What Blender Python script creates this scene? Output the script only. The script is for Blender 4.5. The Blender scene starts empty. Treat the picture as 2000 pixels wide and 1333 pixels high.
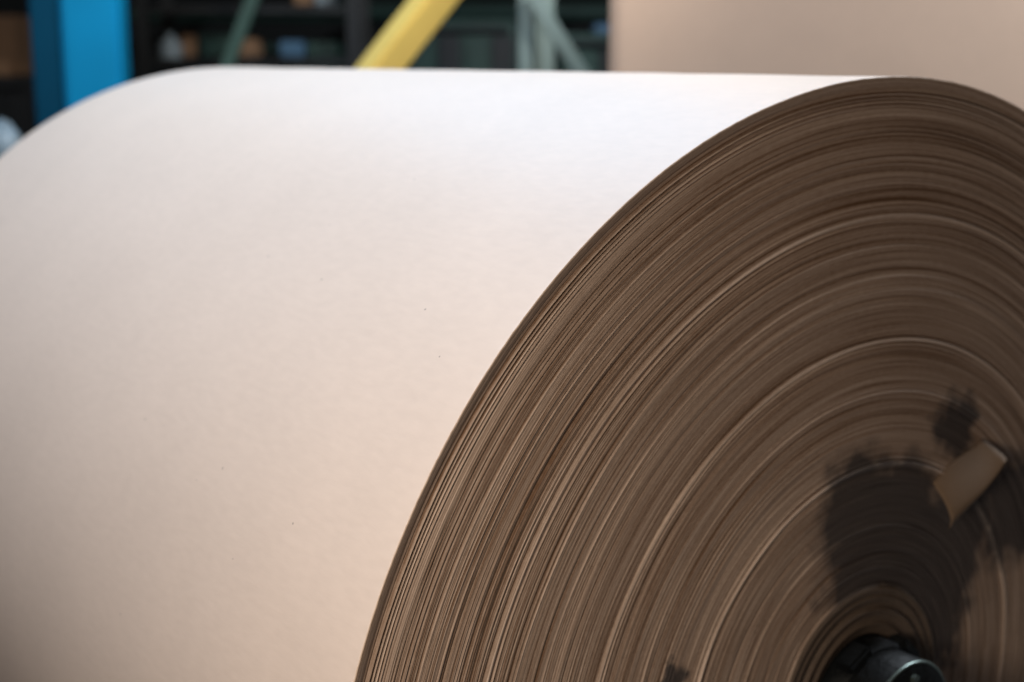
import bpy, bmesh, math, random
import numpy as np
from mathutils import Vector, Matrix, Quaternion
random.seed(7); rng = np.random.default_rng(11)
S = bpy.context.scene
R = math.radians

# ------------------------------------------------------------------ camera
CAM = Vector((0, 0, 1.617)); PITCH = R(11.48); FPX = 2746.0      # focal length in pixels of the 2000 px wide photo
cd = bpy.data.cameras.new('camera'); cam = bpy.data.objects.new('camera', cd); S.collection.objects.link(cam)
cam.location = CAM; cam.rotation_euler = (R(90) - PITCH, 0, 0)
cd.sensor_width = 36; cd.lens = FPX / 2000 * 36; cd.clip_end = 100; cd.clip_start = .02
cd.dof.use_dof = True; cd.dof.focus_distance = 1.04; cd.dof.aperture_fstop = 3.9; cd.dof.aperture_blades = 0
S.camera = cam
S.view_settings.view_transform = 'Standard'; S.view_settings.look = 'None'
S.view_settings.exposure = 0; S.view_settings.gamma = 1

RIGHT = Vector((1, 0, 0)); FWD = Vector((0, math.cos(PITCH), -math.sin(PITCH))); DOWN = Vector((0, -math.sin(PITCH), -math.cos(PITCH)))
def ray(x, y): return RIGHT * ((x - 1000) / FPX) + DOWN * ((y - 666.5) / FPX) + FWD
def at(x, y, depth): return CAM + ray(x, y) * depth
def hz(y, Y):                                                    # world height seen at photo row y on the plane world-Y = Y
    d = ray(1000, y); return CAM.z + d.z / d.y * Y
def wx(x, y, Y): d = ray(x, y); return d.x / d.y * Y

# roll frame
C0 = CAM + Vector((.34268, 1.27408, -.61840)); AX = Vector((-.60548, .79586, 0)).normalized()
UPV = Vector((0, 0, 1)); XL = UPV.cross(AX)
ROT = Matrix((XL, UPV, AX)).transposed()
RQ = ROT.to_quaternion(); RAD = .6; LEN = 1.338
def onface(x, y, d=0):                                           # a point of the photo on the plane d metres in front of the roll's face, in roll coordinates
    q = ray(x, y); o = C0 - AX * d
    t = (o - CAM).dot(AX) / q.dot(AX); p = CAM + q * t - C0
    return Vector((p.dot(XL), p.dot(UPV), p.dot(AX)))

# ------------------------------------------------------------------ world and lamps
w = bpy.data.worlds.new('World'); S.world = w; w.use_nodes = True
bg = w.node_tree.nodes['Background']; bg.inputs[0].default_value = (1, .70, .50, 1); bg.inputs[1].default_value = .03
def area(name, loc, target, size, sizey, power, col):
    l = bpy.data.lights.new(name, 'AREA'); l.shape = 'RECTANGLE'; l.size = size; l.size_y = sizey; l.energy = power; l.color = col
    o = bpy.data.objects.new(name, l); S.collection.objects.link(o); o.location = loc
    o.rotation_euler = (Vector(target) - Vector(loc)).to_track_quat('-Z', 'Y').to_euler()
    return o
area('overhead_lamp', C0 + AX * .68 + XL * 1.05 + UPV * 2.32, C0 + AX * .4 + UPV * .3, 1.1, 1.1, 51, (.895, 1.06, 1.29))
area('cool_top_fill', C0 + AX * 1.9 - XL * .7 + UPV * 2.3, C0 + AX * .5 + UPV * .5, 1.4, 1.4, 23, (.30, .70, 1.15))  # added cool fill that whitens the top of the roll, no such fitting
area('side_lamp', C0 + XL * 1.36 - AX * .60 + UPV * .50, C0 + XL * .2 + UPV * .1, .32, .32, 8.8, (1, .86, .70))
l = bpy.data.lights.new('beam_fill_spot', 'SPOT'); l.energy = 190; l.spot_size = R(62); l.spot_blend = .5; l.shadow_soft_size = .15; l.color = (1, .95, .86)  # added spot to brighten the yellow beam and the green posts
o = bpy.data.objects.new('beam_fill_spot', l); S.collection.objects.link(o); o.location = (.55, 2.75, 3.1); o.rotation_euler = (Vector((-.35, 4.3, 1.6)) - o.location).to_track_quat('-Z', 'Y').to_euler()
area('web_fill_light', (2.15, 2.78, 3.5), (1.2, 3.4, 1.2), .6, .4, 135, (.88, .97, 1.06))  # added fill, placed to brighten the hanging web from the right

# ------------------------------------------------------------------ materials
def mat(name, col, rough=.6, metal=0, var=.0, vscale=6, bump=0, bscale=60, spec=.5, detail=4):
    m = bpy.data.materials.new(name); m.use_nodes = True; nt = m.node_tree; b = nt.nodes['Principled BSDF']
    b.inputs['Roughness'].default_value = rough; b.inputs['Metallic'].default_value = metal
    b.inputs['Specular IOR Level'].default_value = spec
    tc = nt.nodes.new('ShaderNodeTexCoord')
    n = nt.nodes.new('ShaderNodeTexNoise'); n.inputs['Scale'].default_value = vscale; n.inputs['Detail'].default_value = detail
    nt.links.new(tc.outputs['Object'], n.inputs['Vector'])
    mx = nt.nodes.new('ShaderNodeMix'); mx.data_type = 'RGBA'
    mx.inputs[6].default_value = (*[c * (1 - var) for c in col], 1); mx.inputs[7].default_value = (*[min(1, c * (1 + var)) for c in col], 1)
    nt.links.new(n.outputs['Fac'], mx.inputs[0]); nt.links.new(mx.outputs[2], b.inputs['Base Color'])
    if bump:
        n2 = nt.nodes.new('ShaderNodeTexNoise'); n2.inputs['Scale'].default_value = bscale; n2.inputs['Detail'].default_value = 5
        nt.links.new(tc.outputs['Object'], n2.inputs['Vector'])
        bp = nt.nodes.new('ShaderNodeBump'); bp.inputs['Strength'].default_value = bump; bp.inputs['Distance'].default_value = .002
        nt.links.new(n2.outputs['Fac'], bp.inputs['Height']); nt.links.new(bp.outputs[0], b.inputs['Normal'])
    return m
M = {}
M['floor'] = mat('concrete', (.16, .155, .15), .7, var=.25, vscale=2, bump=.3)
M['wall'] = mat('dark_wall', (.014, .016, .016), .8, var=.5, vscale=1.5)
M['black'] = mat('black_steel', (.006, .007, .008), .55, metal=0, var=.6, vscale=40, bump=.9, bscale=90, spec=.22)
M['steel'] = mat('worn_steel', (.22, .27, .25), .4, metal=.9, var=.3, vscale=40)
M['dsteel'] = mat('dark_steel', (.03, .032, .034), .5, metal=.5, var=.4, vscale=10)
M['blue'] = mat('blue_paint', (.001, .25, .50), .5, var=.15, vscale=5, bump=.1, spec=.15)
M['blue_shade'] = mat('shaded_blue_paint', (.001, .055, .11), .6, var=.2, spec=.1)  # column blue darkened, shade of its side put into the colour
M['yellow'] = mat('yellow_paint', (.88, .62, .16), .4, var=.12, vscale=6)
M['mint'] = mat('pale_green_paint', (.37, .43, .36), .45, var=.12, vscale=7)
M['green'] = mat('dark_green_paint', (.020, .055, .042), .5, var=.5, vscale=4)
M['dark'] = mat('dark_machine_paint', (.010, .011, .012), .5, var=.5, vscale=5)
M['carton'] = mat('carton_board', (.25, .14, .075), .8, var=.2, vscale=12)
M['bin'] = mat('blue_bin_plastic', (.07, .15, .24), .4, var=.15, vscale=8)
M['grey'] = mat('light_grey_paint', (.24, .29, .32), .4, var=.1, vscale=8)
M['core'] = mat('core_board', (.11, .076, .054), .8, var=.3, vscale=90, bump=.4, bscale=250)

# brown paper of the wrap
def paper(name, col, spec=.45, rough=.5, specks=True):
    m = bpy.data.materials.new(name); m.use_nodes = True; nt = m.node_tree; N = nt.nodes.new; L = nt.links.new; b = nt.nodes['Principled BSDF']
    b.inputs['Roughness'].default_value = rough; b.inputs['Specular IOR Level'].default_value = spec
    tc = N('ShaderNodeTexCoord')
    mp = N('ShaderNodeMapping'); mp.inputs['Scale'].default_value = (1, 1, .35); L(tc.outputs['Object'], mp.inputs['Vector'])
    n1 = N('ShaderNodeTexNoise'); n1.inputs['Scale'].default_value = 160; n1.inputs['Detail'].default_value = 6; L(mp.outputs[0], n1.inputs['Vector'])
    n2 = N('ShaderNodeTexNoise'); n2.inputs['Scale'].default_value = 7; n2.inputs['Detail'].default_value = 3; L(tc.outputs['Object'], n2.inputs['Vector'])
    ad = N('ShaderNodeMath'); ad.operation = 'MULTIPLY_ADD'; L(n1.outputs['Fac'], ad.inputs[0]); ad.inputs[1].default_value = .55; 
    m2 = N('ShaderNodeMath'); m2.operation = 'MULTIPLY'; L(n2.outputs['Fac'], m2.inputs[0]); m2.inputs[1].default_value = .45; L(m2.outputs[0], ad.inputs[2])
    mx = N('ShaderNodeMix'); mx.data_type = 'RGBA'; L(ad.outputs[0], mx.inputs[0])
    mx.inputs[6].default_value = (*[c * .88 for c in col], 1); mx.inputs[7].default_value = (*[min(1, c * 1.12) for c in col], 1)
    last = mx.outputs[2]
    if specks:
        v = N('ShaderNodeTexVoronoi'); v.inputs['Scale'].default_value = 26; L(tc.outputs['Object'], v.inputs['Vector'])
        sp = N('ShaderNodeMath'); sp.operation = 'LESS_THAN'; L(v.outputs['Distance'], sp.inputs[0]); sp.inputs[1].default_value = .026
        m3 = N('ShaderNodeMix'); m3.data_type = 'RGBA'; sc = N('ShaderNodeMath'); sc.operation = 'MULTIPLY'; L(sp.outputs[0], sc.inputs[0]); sc.inputs[1].default_value = .6
        L(sc.outputs[0], m3.inputs[0]); L(last, m3.inputs[6]); m3.inputs[7].default_value = (.12, .10, .08, 1); last = m3.outputs[2]
    L(last, b.inputs['Base Color'])
    bp = N('ShaderNodeBump'); bp.inputs['Strength'].default_value = .22; bp.inputs['Distance'].default_value = .0006
    L(n1.outputs['Fac'], bp.inputs['Height']); L(bp.outputs[0], b.inputs['Normal'])
    return m
M['paper'] = paper('brown_paper', (.67, .515, .405))
M['paper2'] = paper('storage_roll_paper', (.47, .325, .235), specks=False)
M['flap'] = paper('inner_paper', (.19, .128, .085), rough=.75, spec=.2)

# cut edges of the wound layers
def edge_material():
    m = bpy.data.materials.new('cut_paper_edges'); m.use_nodes = True; nt = m.node_tree; N = nt.nodes.new; L = nt.links.new; b = nt.nodes['Principled BSDF']
    b.inputs['Roughness'].default_value = .72; b.inputs['Specular IOR Level'].default_value = .25
    def math_(op, a, c=None, e=None, clamp=False):
        n = N('ShaderNodeMath'); n.operation = op; n.use_clamp = clamp
        for i, q in enumerate((a, c, e)):
            if q is None: continue
            if isinstance(q, (int, float)): n.inputs[i].default_value = q
            else: L(q, n.inputs[i])
        return n.outputs[0]
    tc = N('ShaderNodeTexCoord'); sx = N('ShaderNodeSeparateXYZ'); L(tc.outputs['Object'], sx.inputs[0])
    x, y = sx.outputs[0], sx.outputs[1]
    r = math_('SQRT', math_('ADD', math_('MULTIPLY', x, x), math_('MULTIPLY', y, y)))
    th = math_('ARCTAN2', y, x)
    def rn(scale, ts, detail=2):                                 # noise along the radius, drawn out along the turn
        cb = N('ShaderNodeCombineXYZ'); L(math_('MULTIPLY', r, scale), cb.inputs[0]); L(math_('MULTIPLY', th, ts), cb.inputs[1])
        n = N('ShaderNodeTexNoise'); n.inputs['Scale'].default_value = 1; n.inputs['Detail'].default_value = detail; L(cb.outputs[0], n.inputs['Vector'])
        return n.outputs['Fac']
    f1 = rn(1500, 2.2, 1); f2 = rn(650, 1.4, 2); f4 = rn(1100, 55, 2); f3 = rn(60, .8, 2)
    g = N('ShaderNodeTexNoise'); g.inputs['Scale'].default_value = 900; g.inputs['Detail'].default_value = 2; L(tc.outputs['Object'], g.inputs['Vector'])
    s = math_('ADD', math_('MULTIPLY', f1, .44), math_('MULTIPLY', f2, .24)); s = math_('ADD', s, math_('MULTIPLY', f3, .10)); s = math_('ADD', s, math_('MULTIPLY', g.outputs['Fac'], .12)); s = math_('ADD', s, math_('MULTIPLY', f4, .16))
    mr = N('ShaderNodeMapRange'); L(s, mr.inputs[0]); mr.inputs[1].default_value = .385; mr.inputs[2].default_value = .68
    at_ = N('ShaderNodeAttribute'); at_.attribute_name = 'ply'
    t = math_('ADD', math_('MULTIPLY', mr.outputs[0], .72), at_.outputs['Fac'], clamp=True)
    mx = N('ShaderNodeMix'); mx.data_type = 'RGBA'; L(t, mx.inputs[0]); mx.inputs[6].default_value = (.160, .088, .050, 1); mx.inputs[7].default_value = (.68, .53, .435, 1)
    # core shadow painted in as dark cool patches, with grease marks
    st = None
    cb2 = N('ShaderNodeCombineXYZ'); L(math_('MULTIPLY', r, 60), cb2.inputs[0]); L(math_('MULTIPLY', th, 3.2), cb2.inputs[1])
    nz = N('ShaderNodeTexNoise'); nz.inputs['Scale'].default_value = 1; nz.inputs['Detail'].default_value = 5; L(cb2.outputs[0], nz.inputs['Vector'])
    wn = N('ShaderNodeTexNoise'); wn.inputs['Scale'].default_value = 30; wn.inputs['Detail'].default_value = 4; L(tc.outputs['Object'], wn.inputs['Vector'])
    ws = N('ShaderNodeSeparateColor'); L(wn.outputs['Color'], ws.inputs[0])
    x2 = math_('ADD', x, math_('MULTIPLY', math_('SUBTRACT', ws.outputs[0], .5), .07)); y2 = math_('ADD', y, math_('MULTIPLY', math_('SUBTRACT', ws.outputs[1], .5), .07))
    for (px, py, rad) in DARK_PATCHES:
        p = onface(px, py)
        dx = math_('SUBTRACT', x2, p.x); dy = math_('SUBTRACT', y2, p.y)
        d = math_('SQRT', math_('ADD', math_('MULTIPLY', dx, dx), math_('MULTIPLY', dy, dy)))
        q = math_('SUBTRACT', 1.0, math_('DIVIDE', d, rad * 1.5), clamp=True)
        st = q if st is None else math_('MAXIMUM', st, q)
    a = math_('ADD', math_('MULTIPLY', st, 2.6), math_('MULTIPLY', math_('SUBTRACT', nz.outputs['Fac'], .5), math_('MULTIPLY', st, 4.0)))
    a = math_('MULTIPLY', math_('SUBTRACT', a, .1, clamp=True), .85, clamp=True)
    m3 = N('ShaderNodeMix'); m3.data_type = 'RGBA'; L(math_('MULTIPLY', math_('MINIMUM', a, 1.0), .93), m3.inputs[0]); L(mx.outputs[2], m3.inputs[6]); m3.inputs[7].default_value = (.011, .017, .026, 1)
    L(m3.outputs[2], b.inputs['Base Color'])
    bp = N('ShaderNodeBump'); bp.inputs['Strength'].default_value = .8; bp.inputs['Distance'].default_value = .0012; L(s, bp.inputs['Height']); L(bp.outputs[0], b.inputs['Normal'])
    return m
DARK_PATCHES = [(1690, 1010, .055), (1760, 1010, .05), (1700, 1080, .05), (1790, 1090, .05), (1860, 1080, .055), (1680, 1150, .04), (1840, 1160, .05), (1900, 1010, .035),
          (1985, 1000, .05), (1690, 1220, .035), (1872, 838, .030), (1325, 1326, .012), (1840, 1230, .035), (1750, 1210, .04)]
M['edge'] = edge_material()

# ------------------------------------------------------------------ helpers
def tag(o, label=None, cat=None, group=None, kind=None):
    if label: o['label'] = label
    if cat: o['category'] = cat
    if group: o['group'] = group
    if kind: o['kind'] = kind
    return o
def empty(name, loc, rz=0):
    o = bpy.data.objects.new(name, None); S.collection.objects.link(o); o.location = loc; o.rotation_euler = (0, 0, rz); o.empty_display_size = .1; return o
def link(name, me, m, parent=None, smooth=False):
    me.materials.append(m); o = bpy.data.objects.new(name, me); S.collection.objects.link(o)
    if parent: o.parent = parent
    if smooth: me.polygons.foreach_set('use_smooth', [True] * len(me.polygons))
    return o
def build(name, bm, m, parent=None, smooth=False):
    bmesh.ops.recalc_face_normals(bm, faces=bm.faces); me = bpy.data.meshes.new(name); bm.to_mesh(me); bm.free(); return link(name, me, m, parent, smooth)
def box(bm, c, s, rot=None, bev=.004):
    r = bmesh.ops.create_cube(bm, size=1); vs = r['verts']
    bmesh.ops.scale(bm, vec=s, verts=vs)
    if bev: 
        es = list({e for v in vs for e in v.link_edges}); q = bmesh.ops.bevel(bm, geom=es, offset=min(bev, min(s) * .3), segments=2, affect='EDGES'); vs = list({v for f in q['faces'] for v in f.verts} | {v for v in vs if v.is_valid})
    if rot: bmesh.ops.transform(bm, matrix=rot, verts=vs)
    bmesh.ops.translate(bm, vec=c, verts=vs); return vs
def bar(bm, a, b_, wd, ht, roll=0, bev=.004):                    # a box girder from a to b
    a, b_ = Vector(a), Vector(b_); d = b_ - a
    q = d.to_track_quat('Z', 'Y').to_matrix().to_4x4() @ Matrix.Rotation(roll, 4, 'Z')
    return box(bm, (a + b_) / 2, (wd, ht, d.length), q, bev)
def cyl(bm, a, b_, r, seg=48, r2=None):
    a, b_ = Vector(a), Vector(b_); d = b_ - a
    q = bmesh.ops.create_cone(bm, cap_ends=True, segments=seg, radius1=r, radius2=r if r2 is None else r2, depth=d.length)
    bmesh.ops.transform(bm, matrix=Matrix.Translation((a + b_) / 2) @ d.to_track_quat('Z', 'Y').to_matrix().to_4x4(), verts=q['verts']); return q['verts']
def lathe_np(prof, seg, closed=False):                           # prof (n,2) of radius, z -> grid mesh about local Z
    n = len(prof); th = np.linspace(0, 2 * np.pi, seg, endpoint=False)
    r = np.asarray(prof)[:, 0][:, None]; z = np.asarray(prof)[:, 1][:, None]
    co = np.stack([r * np.cos(th), r * np.sin(th), z + 0 * th], -1)
    return grid_mesh(co, wrap=True, closed=closed)
def grid_mesh(co, wrap=True, closed=False, name='grid', attr=None):
    n, s, _ = co.shape; i = np.arange(n if closed else n - 1); j = np.arange(s if wrap else s - 1)
    I, J = np.meshgrid(i, j, indexing='ij'); I2 = (I + 1) % n; J2 = (J + 1) % s
    f = np.stack([I * s + J, I2 * s + J, I2 * s + J2, I * s + J2], -1).reshape(-1, 4)
    me = bpy.data.meshes.new(name); me.vertices.add(n * s); me.vertices.foreach_set('co', co.reshape(-1).astype(np.float32))
    me.loops.add(f.size); me.loops.foreach_set('vertex_index', f.reshape(-1).astype(np.int32))
    me.polygons.add(len(f)); me.polygons.foreach_set('loop_start', np.arange(0, f.size, 4, dtype=np.int32))
    if attr is not None:
        a = me.attributes.new('ply', 'FLOAT', 'POINT'); a.data.foreach_set('value', attr.reshape(-1).astype(np.float32))
    me.update(); me.validate(); return me
def place(o, base):                                              # put a mesh in roll coordinates under a thing whose origin is base
    o.rotation_mode = 'QUATERNION'; o.rotation_quaternion = RQ; o.location = C0 - base

# ------------------------------------------------------------------ setting
bm = bmesh.new(); box(bm, (0, 5, -.05), (40, 40, .1), bev=0); tag(build('floor', bm, M['floor']), kind='structure')
bm = bmesh.new(); box(bm, (0, 10.1, 3), (40, .2, 6), bev=0); tag(build('wall_back', bm, M['wall']), kind='structure')

# ------------------------------------------------------------------ the big paper roll
base = Vector((C0.x, C0.y, C0.z - RAD))
roll = tag(empty('paper_roll', base), 'huge brown paper roll lying on its side, its layered dark brown end facing the viewer', 'paper roll')

# outer wrap: slight bands of winding tension along the length
zs = np.concatenate([[.0004, 0, .0012, .004], np.linspace(.012, LEN - .004, 150), [LEN, LEN]])
rr = RAD + np.zeros_like(zs)
sm = np.convolve(rng.normal(size=len(zs) + 24), np.hanning(14) / 7, 'same')[12:-12]
rr += sm * .0005
rr[0] = RAD - .0014; rr[1] = RAD - .0001; rr[-1] = .08; rr[-2] = RAD
wm = lathe_np(np.stack([rr, zs], 1), 1440)
cc = np.empty(len(wm.vertices) * 3, np.float32); wm.vertices.foreach_get('co', cc); cc = cc.reshape(len(zs), 1440, 3)
fr_ = np.convolve(np.tile(rng.normal(size=1440), 3), np.hanning(5) / 2, 'same')[1440:2880] * .00016 + np.convolve(np.tile(rng.normal(size=1440), 3), np.hanning(60) / 9, 'same')[1440:2880] * .00022
for i_ in range(4):
    k_ = (1, 1, .6, .2)[i_]; cc[i_, :, 0] *= 1 + fr_ * k_ / RAD; cc[i_, :, 1] *= 1 + fr_ * k_ / RAD
wm.vertices.foreach_set('co', cc.reshape(-1)); wm.update()
wrap = link('outer_wrap', wm, M['paper'], roll, True); place(wrap, base)

# layered end: every ply stands a little proud of or behind its neighbours
DR = .00022; rg = np.arange(.04, .606, DR); K = len(rg)
def blur(a, w):
    k = np.hanning(max(3, int(w / DR) | 1)); k /= k.sum(); return np.convolve(np.pad(a, len(k), 'edge'), k, 'same')[len(k):-len(k)]
def steps(lo, hi, sd):                                           # packs of plies of random thickness at random offsets
    out = np.zeros(K); i = 0
    while i < K:
        n = max(1, int(rng.uniform(lo, hi) / DR)); out[i:i + n] = rng.normal() * sd; i += n
    return out
rough_zone = np.interp(rg, [.04, .1, .2, .24, .3, .345, .365, .40, .42, .46, .468, .485, .50, .52, .535, .562, .572, .5845, .588, .6],
                       [.5, .5, .45, .6, .4, .6, .5, .45, .5, .4, 1.1, 1.2, .8, .6, 1.2, 1.1, .35, 1.7, .5, .15])
h = steps(.0004, .0008, .00036) * rough_zone + steps(.0015, .005, .00008) * rough_zone + blur(steps(.004, .02, .0003), .008)
h = blur(h, .00045)
tone = steps(.0005, .0012, .10) * rough_zone + blur(steps(.003, .016, .035), .002)
#            radius  width  height  tone
FEAT = [(.5985, .0022, -.0006, -.05), (.5870, .0009, -.0022, -.25), (.5850, .0010, .0012, .32), (.5830, .0006, -.0018, -.25), (.5812, .0007, .0010, .30), (.5795, .0006, -.0018, -.25),
        (.5778, .0006, .0010, .28), (.5760, .0006, -.0016, -.25), (.5745, .0007, .0010, .30), (.5725, .0006, -.0012, -.22), (.567, .0040, .0006, .12), (.5612, .0009, -.0016, -.22),
        (.5560, .0009, -.0014, -.2), (.5535, .0009, .0008, .2), (.5510, .0008, -.0014, -.2), (.5427, .0010, -.0016, -.2), (.5405, .0010, .0010, .2), (.5223, .0012, .0006, .12), (.5167, .0012, -.0012, -.15),
        (.5056, .0010, .0006, .15), (.5000, .0018, -.0012, -.2), (.4911, .0016, -.0016, -.2), (.4868, .0010, .0008, .2), (.4788, .0013, -.0018, -.25),
        (.4753, .0017, .0020, .50), (.4715, .0007, -.0014, -.2), (.4700, .0007, .0010, .35), (.4685, .0010, -.0016, -.25), (.4528, .0020, -.0008, -.12), (.4475, .0007, .0008, .25),
        (.4261, .0012, -.0012, -.18), (.4184, .0016, .0010, .22), (.4170, .0006, -.0010, -.1), (.4050, .003, .0004, .08), (.3981, .0010, -.0012, -.15),
        (.3607, .0009, -.0022, -.3), (.3590, .0005, .0006, .2), (.3572, .0018, .0020, .48), (.3552, .0006, -.0014, -.2), (.3530, .0011, .0014, .38), (.3512, .0005, -.0010, -.1), (.3430, .005, -.0008, -.10),
        (.3080, .0012, .0012, .25), (.3000, .0030, -.0006, -.08), (.2860, .0010, -.0008, -.12), (.2433, .0010, .0012, .28), (.2410, .0008, -.0026, -.3), (.2382, .0023, .0024, .50), (.2330, .0010, -.0010, -.12),
        (.1980, .0030, -.0006, -.1), (.1860, .0010, .0008, .18), (.1770, .0014, .0012, .26), (.1500, .0018, -.0014, -.18), (.1360, .0010, .0008, .15), (.1195, .0008, -.002, -.25), (.1175, .0012, .0014, .35)]
for (r0, wd, dh, dt) in FEAT:
    g = np.exp(-((rg - r0) / wd) ** 2 * 1.4); h += g * dh * 1.1; tone += g * dt * 1.3
dens = np.interp(rg, [.1, .2, .34, .36, .40, .46, .50, .53, .562, .5625, .572, .5725, .6], [.35, .4, .6, .5, .5, 1, .6, 1, 1, .2, .2, 1.2, .6]); r0 = .118
while r0 < .588:                                                 # hairline gaps and proud single plies
    d_ = float(np.interp(r0, rg, dens)); q_ = rng.uniform(.4, 1) * (.5 + .5 * d_); g = np.exp(-((rg - r0) / rng.uniform(.00025, .0005)) ** 2 * 1.4)
    if rng.random() < .58: h -= g * .0013 * q_; tone -= g * .34 * q_
    else: h += g * .0006 * q_; tone += g * .30 * q_
    r0 += rng.exponential(.0016 / d_) + .0007
SEG = 540; rad = np.arange(.1165, .5988, .00032); th = np.linspace(0, 2 * np.pi, SEG, endpoint=False)
Rm, Tm = np.meshgrid(rad, th, indexing='ij')
def ring_noise(sr, freqs):                                       # smooth in radius, periodic in angle
    out = np.zeros_like(Rm)
    for k in freqs:
        a = np.interp(rad, np.arange(.0, .7, sr), rng.normal(size=len(np.arange(.0, .7, sr)))); b2 = np.interp(rad, np.arange(.0, .7, sr), rng.normal(size=len(np.arange(.0, .7, sr))))
        out += (a[:, None] * np.cos(k * Tm) + b2[:, None] * np.sin(k * Tm)) / math.sqrt(len(freqs))
    return out
warp = ring_noise(.05, [1, 2, 3, 5]) * .00035
amp = np.clip(1 + .30 * ring_noise(.006, [2, 3, 5, 7, 9, 12]), .35, 1.7)
hh = np.interp((Rm + warp).ravel(), rg, h).reshape(Rm.shape) * amp * .95 + ring_noise(.0011, [3, 5, 8, 11, 15, 19]) * .00010
tt = np.interp((Rm + warp).ravel(), rg, tone).reshape(Rm.shape) * amp * .88
zz = .0044 - np.clip(hh, -.005, .0040)
rim = np.clip((Rm - .5905) / .0075, 0, 1) ** .6; zz = zz * (1 - rim) + .0005 * rim
co = np.stack([Rm * np.cos(Tm), Rm * np.sin(Tm), zz], -1)
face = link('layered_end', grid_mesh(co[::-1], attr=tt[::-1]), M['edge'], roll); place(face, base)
ct = lathe_np([(.0675, .03), (.0675, .0065), (.069, .0050), (.076, .0052), (.077, .0032), (.0785, .0030), (.0795, .0054), (.088, .0050), (.0892, .0028), (.0915, .0010), (.0935, .0008), (.0948, .0030), (.096, .0052), (.100, .0050), (.1012, .0024), (.107, .0022), (.1082, .0050), (.1092, .0020), (.1152, .0012), (.1164, .0030), (.1164, .03), (.0675, .03)], 200)
core = link('core_tube', ct, M['core'], roll, True); place(core, base)

# torn paper tongue standing out of the layers
fl = [onface(1822, 944, -.004), onface(1850, 1037, .014), onface(1961, 908, .020), onface(1918, 852, -.004)]
n = 15; g = np.zeros((n, n, 3))
for i in range(n):
    for j in range(n):
        u, v = i / (n - 1), j / (n - 1)                           # u: from the layers out to the free edge, v: left to right
        p = (fl[0] * (1 - v) + fl[3] * v) * (1 - u) + (fl[1] * (1 - v) + fl[2] * v) * u
        p = p + Vector((0, 0, -1)) * (.010 * math.sin(u * 2.4)) + Vector((0, 0, 1)) * .010 * max(0, u - .8) / .2 * (.4 + .6 * v) + Vector((.002, .003, 0)) * math.sin(v * 5 + u * 2) + Vector((random.gauss(0, .0007), random.gauss(0, .0007), 0)) * (u > .9)
        g[i, j] = p
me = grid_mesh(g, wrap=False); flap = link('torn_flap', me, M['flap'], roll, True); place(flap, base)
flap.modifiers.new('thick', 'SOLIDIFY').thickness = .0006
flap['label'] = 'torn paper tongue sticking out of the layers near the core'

# ------------------------------------------------------------------ chuck in the core and its stand
cb_ = C0 - AX * .05 - UPV * .06 - CAM * 0
chuck = tag(empty('roll_chuck', cb_), 'black steel chuck plugged into the core of the big paper roll', 'chuck')
def rp(x, y, z): return Vector((x, y, z))
fl_ = lathe_np([(.004, .0150), (.0670, .0150), (.0670, .045), (.004, .045)], 96)
o = link('flange', fl_, M['black'], chuck); place(o, cb_)
hub = lathe_np([(.064, .016), (.066, .004), (.066, -.012), (.062, -.018), (.0605, -.018), (.0595, -.050), (.0575, -.0545), (.052, -.0560), (.040, -.0560), (.038, -.0520), (.018, -.0520), (.016, -.056), (.0005, -.056)], 96)
o = link('hub', hub, M['black'], chuck, True); place(o, cb_)
m_ = o.modifiers.new('split', 'EDGE_SPLIT'); m_.split_angle = R(35)
for k in range(5):
    a = R(62 + 72 * k); bm = bmesh.new()
    q = Matrix.Rotation(a, 4, 'Z'); box(bm, q @ Vector((.066, 0, -.010)), (.012, .034, .022), q, .003)
    o = build('jaw', bm, M['black'], chuck); place(o, cb_)
for k in range(6):
    a = R(30 + 60 * k); bm = bmesh.new(); c = Vector((.046 * math.cos(a), .046 * math.sin(a), -.056))
    cyl(bm, c, c + Vector((0, 0, -.004)), .0045, 6); o = build('bolt', bm, M['steel'], chuck); place(o, cb_)
rm = lathe_np([(.0588, -.0500), (.0604, -.0512), (.0604, -.0530), (.0588, -.0546), (.0575, -.053)], 96, closed=True)
o = link('rim', rm, M['steel'], chuck, True); place(o, cb_)
sb = Vector((C0.x, C0.y, 0)) - AX * .09
stand = tag(empty('roll_stand', sb), 'dark steel stand holding the chuck below the big paper roll', 'stand')
bm = bmesh.new(); c = C0 - AX * .075 - sb; cyl(bm, c - AX * .0, c - AX * .035, .042, 40); bar(bm, c - AX * .02 - UPV * .02, Vector((0, 0, .08)) - AX * .006, .07, .035); build('arm', bm, M['dsteel'], stand)
bm = bmesh.new(); box(bm, (0, 0, .04), (.5, .3, .08)); build('foot', bm, M['dsteel'], stand)

# ------------------------------------------------------------------ paper web hanging behind
Y = 3.25; ex = wx(1191, 70, Y); WW = 1.75; ZT, ZB = 2.75, .35
web = tag(empty('paper_web', (ex + WW / 2, Y, 0)), 'broad light brown paper web hanging behind the big roll at the right', 'paper web')
nu, nv = 60, 40; g = np.zeros((nv, nu, 3))
for i in range(nv):
    for j in range(nu):
        u, v = j / (nu - 1), i / (nv - 1)
        g[i, j] = ((u - .5) * WW, .012 * math.sin(u * 7 + v * 2.2) * (1 - abs(2 * v - 1) ** 3) - .05 * math.exp(-u * 9) * 0 + .10 * u, ZB + (ZT - ZB) * v)
me = grid_mesh(g, wrap=False); o = link('sheet', me, M['paper2'], web, True); o.modifiers.new('thick', 'SOLIDIFY').thickness = .0015
for z in (ZT + .02, ZB - .02):
    bm = bmesh.new(); cyl(bm, (-WW / 2 - .02, .075, z), (WW / 2 + .12, .175, z), .07, 48); build('guide_roller', bm, M['dsteel'], web)
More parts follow.
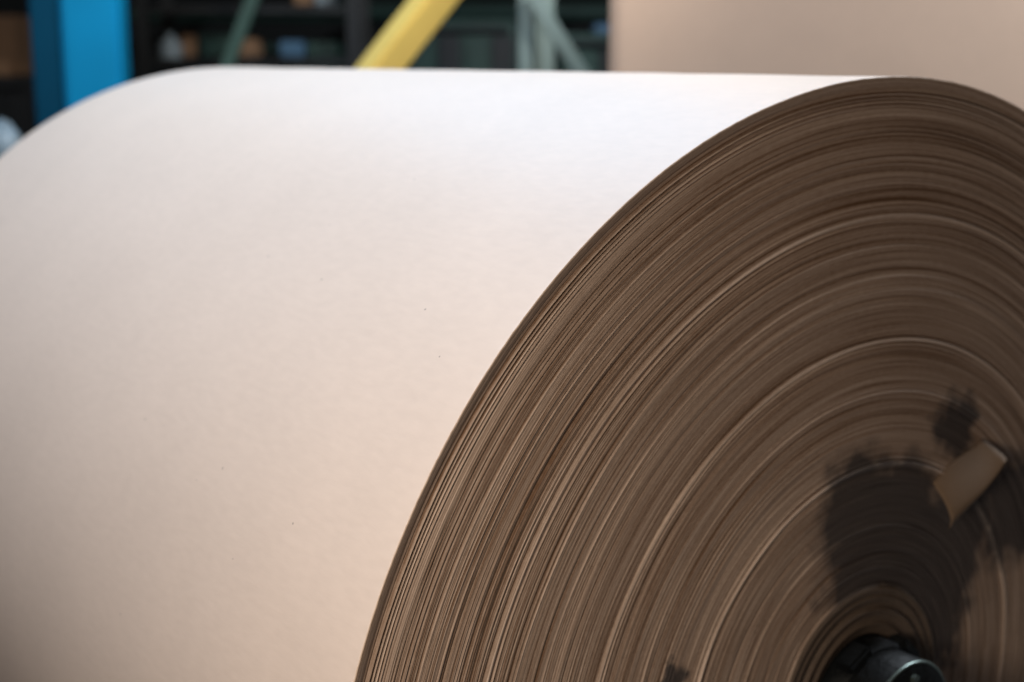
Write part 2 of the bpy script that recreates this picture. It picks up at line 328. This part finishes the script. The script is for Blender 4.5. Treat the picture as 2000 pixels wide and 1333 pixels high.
bm = bmesh.new(); box(bm, (WW / 2 + .18, .18, 1.45), (.12, .16, 2.9)); build('post', bm, M['dark'], web)

# ------------------------------------------------------------------ machinery out of focus
def thing_box(name, x0, x1, y0, y1, Y, dep, m, label, cat, group=None, floor=False, rz=0):
    X0, X1 = wx(x0, (y0 + y1) / 2, Y), wx(x1, (y0 + y1) / 2, Y); z1, z0 = hz(y0, Y), (0 if floor else hz(y1, Y))
    bm = bmesh.new(); box(bm, (0, dep / 2, (z1 - z0) / 2), (X1 - X0, dep, z1 - z0), bev=.008)
    o = build(name, bm, m); o.location = ((X0 + X1) / 2, Y, z0); o.rotation_euler.z = rz; tag(o, label, cat, group); return o
# blue column
Y = 4.2; X0 = wx(96, 60, Y); X1 = wx(244, 60, Y)
col = tag(empty('machine_column', ((X0 + X1) / 2, Y, 0), R(8)), 'bright blue painted steel machine column at the far left', 'machine column')
bm = bmesh.new(); box(bm, (0, .16, 1.5), ((X1 - X0) * .77, .22, 2.84), bev=.012); build('post', bm, M['blue'], col)
bm = bmesh.new(); box(bm, (0, .16, .04), (.36, .46, .08), bev=.006); build('base_plate', bm, M['blue'], col)
bm = bmesh.new(); box(bm, (-(X1 - X0) * .40 - .042, .13, 1.5), (.08, .16, 2.8), bev=.006)
build('shaded_side', bm, M['blue_shade'], col)  # added strip standing in for the column's shaded left face
# yellow inclined beam: a stair stringer between floor and platform
Y = 3.8; p1 = Vector((wx(742, 135, Y), Y, hz(135, Y))); p2 = Vector((wx(848, 0, Y), Y, hz(0, Y))); d = (p2 - p1)
a = p1 - d * 5.2; b_ = p1 + d * 5.0; a = p1 + d * ((.02 - p1.z) / d.z)
yb = tag(empty('inclined_beam', (a.x, a.y, 0)), 'yellow painted square beam slanting up to the right behind the roll', 'beam')
bm = bmesh.new(); dz = (b_ - a).normalized(); n1 = Vector((0, 1, 0)).cross(dz).normalized()
n1 = n1 if n1.z > 0 else -n1; nR = (Vector((0, -1, 0)) * math.sin(R(58)) - n1 * math.cos(R(58))); nR = (nR - dz * nR.dot(dz)).normalized()
mq = Matrix((nR, dz.cross(nR), dz)).transposed().to_4x4(); box(bm, (a + b_) / 2 - Vector((a.x, a.y, 0)), (.082, .082, (b_ - a).length), mq, .006); build('girder', bm, M['yellow'], yb)
bm = bmesh.new(); e = b_ - Vector((a.x, a.y, 0)); cyl(bm, (e.x, e.y, 0), (e.x, e.y, e.z), .03, 20); build('prop', bm, M['dark'], yb)
# pale green posts with brace
Y = 4.6
def gp(name, x0, x1, dep, m=M['mint']): pass
xa, xb, xc = wx(1012, 60, Y), wx(1041, 60, Y), wx(1083, 60, Y)
fr = tag(empty('post_frame', ((xa + xc) / 2, Y, 0)), 'pale green steel frame of two close posts with a slanting brace', 'machine frame')
o0 = (xa + xc) / 2
bm = bmesh.new(); box(bm, ((xa + xb) / 2 - o0, 0, 1.4), (xb - xa, .07, 2.8)); build('post', bm, M['mint'], fr)
bm = bmesh.new(); box(bm, ((xb + xc) / 2 - o0 + .004, .10, 1.4), (xc - xb - .006, .07, 2.8)); build('post', bm, M['mint'], fr)
q1 = Vector((wx(1050, 10, Y) - o0, -.06, hz(10, Y))); q2 = Vector((wx(1132, 140, Y) - o0, -.06, hz(140, Y))); dd = q2 - q1
bm = bmesh.new(); bar(bm, q1 - dd * .15, q1 + dd * ((.02 - q1.z) / dd.z * .6), .045, .045); build('brace', bm, M['mint'], fr)
# dim green strut at left
Y = 5.4; s1 = Vector((wx(493, 0, Y), Y, hz(0, Y))); s2 = Vector((wx(455, 100, Y), Y, hz(100, Y))); dd = s2 - s1; e1 = s1 - dd * 3; e2 = s1 + dd * ((.02 - s1.z) / dd.z)
bm = bmesh.new(); bar(bm, e1 - Vector((e2.x, e2.y, 0)), e2 - Vector((e2.x, e2.y, 0)), .045, .045)
M['strut'] = mat('grey_green_paint', (.06, .12, .095), .5, var=.2)
o = build('diagonal_strut', bm, M['strut']); o.location = (e2.x, e2.y, 0); tag(o, 'dim green strut leaning in the dark left of the yellow beam', 'strut')
# rack with small goods
Y = 6.0; zs1 = hz(112, Y); zs2 = hz(10, Y)
rk = tag(empty('storage_rack', (wx(520, 60, Y), Y, 0)), 'dark steel storage rack in the shadows between the blue column and yellow beam', 'rack')
rx = wx(520, 60, Y); xl, xr = wx(280, 60, Y) - rx, wx(690, 60, Y) - rx
for x in (xl, xr):
    for y in (0, .45):
        bm = bmesh.new(); box(bm, (x, y, 1.2), (.05, .05, 2.4)); build('post', bm, M['dark'], rk)
for z in (.4, 1.0, zs1 - .02, zs2 - .02):
    bm = bmesh.new(); box(bm, ((xl + xr) / 2, .225, z), (xr - xl - .052, .46, .03)); build('shelf', bm, M['dark'], rk)
thing_box('carton', 455, 500, 76, 112, Y + .1, .18, M['carton'], 'small brown carton beside the blue bin on the rack shelf', 'carton')
thing_box('storage_bin', 545, 592, 80, 112, Y + .1, .2, M['bin'], 'blue plastic bin on the rack shelf left of the yellow beam', 'storage bin')
thing_box('crate', 388, 450, 62, 112, Y + .2, .2, M['green'], 'dark green crate between the narrow and the small brown carton on the rack', 'crate')
thing_box('crate', 600, 655, 82, 112, Y + .15, .2, M['green'], 'low dark green crate right of the blue bin on the rack', 'crate')
thing_box('carton', 352, 384, 66, 112, Y + .22, .15, M['carton'], 'narrow brown carton behind the grey canister on the rack', 'carton')
thing_box('carton', 572, 610, -24, 10, Y + .1, .18, M['carton'], 'brown carton on the upper rack shelf at the top edge', 'carton')
thing_box('storage_bin', 614, 645, -20, 10, Y + .1, .18, M['grey'], 'pale blue bin on the upper rack shelf beside a carton', 'storage bin')
bm = bmesh.new(); rcan = (wx(345, 90, Y) - wx(301, 90, Y)) / 2; zc = hz(80, Y) - zs1
cyl(bm, (0, 0, 0), (0, 0, zc), rcan, 32); cyl(bm, (0, 0, zc), (0, 0, zc + .02), rcan * .8, 32, rcan * .35); cyl(bm, (0, 0, zc + .02), (0, 0, zc + .035), rcan * .3, 20)
o = build('canister', bm, M['grey']); o.location = (wx(323, 90, Y), Y + .09, zs1 - .004); tag(o, 'small pale grey canister on the rack shelf right of the blue column', 'canister')
# dark green machines
def machine(x0, x1, ytop, Y, m, label, parts=3):
    xa, xb = wx(x0, 60, Y), wx(x1, 60, Y); z = hz(ytop, Y); t = tag(empty('machine', ((xa + xb) / 2, Y, 0)), label, 'machine')
    W = xb - xa
    bm = bmesh.new(); box(bm, (0, .35, z / 2), (W, .7, z), bev=.01); build('housing', bm, m, t)
    for k in range(parts):
        bm = bmesh.new(); box(bm, (-W / 2 + W * (k + .5) / parts, -.012, z - .22), (W / parts * .8, .024, .30), bev=.004); build('panel', bm, M['dark'] if k % 2 else m, t)
    bm = bmesh.new(); cyl(bm, (-W / 2 + .03, -.035, z - .04), (W / 2 - .03, -.035, z - .04), .012, 16); build('pipe', bm, M['dsteel'], t)
    return t
machine(380, 640, 88, 6.9, M['green'], 'dark green machine housing low behind the storage rack', 3)
machine(800, 1008, 40, 6.6, M['green'], 'dark green machine housing between the yellow beam and the pale green posts', 4)
machine(1092, 1240, 66, 6.2, M['green'], 'dark green machine housing right of the pale green posts', 2)
Y = 6.1; o = thing_box('storage_bin', 1160, 1200, 47, 66, 6.35, .2, M['bin'], 'teal blue bin on the machine beside the brown paper web', 'storage bin')
machine(-60, 60, 150, 6.5, M['dark'], 'black machine housing at the left edge behind the blue column', 2)
thing_box('carton', -30, 22, 120, 150, 6.7, .2, M['carton'], 'low brown carton at the left edge on the black machine', 'carton')
thing_box('carton', -30, 30, 30, 95, 7.5, .3, M['carton'], 'tall brown carton stack top at the left edge beside the blue column', 'carton', floor=True)
# grey motor at left
Y = 3.6; zc = hz(285, Y); xm = wx(2, 280, Y)
mo = tag(empty('electric_motor', (xm, Y, 0)), 'pale blue grey electric motor on a pedestal at the left edge', 'motor')
bm = bmesh.new(); cyl(bm, (-.16, 0, zc), (.02, 0, zc), .062, 40); cyl(bm, (.02, 0, zc), (.045, 0, zc), .058, 40, .03); 
for k in range(9): cyl(bm, (-.15 + k * .019, 0, zc), (-.144 + k * .019, 0, zc), .068, 40)
build('motor_body', bm, M['grey'], mo)
bm = bmesh.new(); box(bm, (-.06, 0, (zc - .06) / 2), (.16, .16, zc - .06)); build('pedestal', bm, M['dark'], mo)
# overhead dark pipes on the wall give depth to the dark
for (x0, x1, y, rr_, lab) in ((250, 700, 30, .035, 'upper dark pipe running level behind the storage rack'), (640, 1190, 24, .05, 'thick dark pipe running level behind the pale green posts')):
    Y = 8.5; bm = bmesh.new(); xa, xb = wx(x0, y, Y), wx(x1, y, Y); L_ = xb - xa
    t = tag(empty('pipe_run', ((xa + xb) / 2, Y, hz(y, Y))), lab, 'pipe')
    cyl(bm, (-L_ / 2, 0, 0), (L_ / 2, 0, 0), rr_, 24); build('pipe', bm, M['green'], t)
    for k in (-.4, .4):
        bm = bmesh.new(); box(bm, (L_ * k, .76, 0), (.04, 1.46, .04)); build('bracket', bm, M['dark'], t)
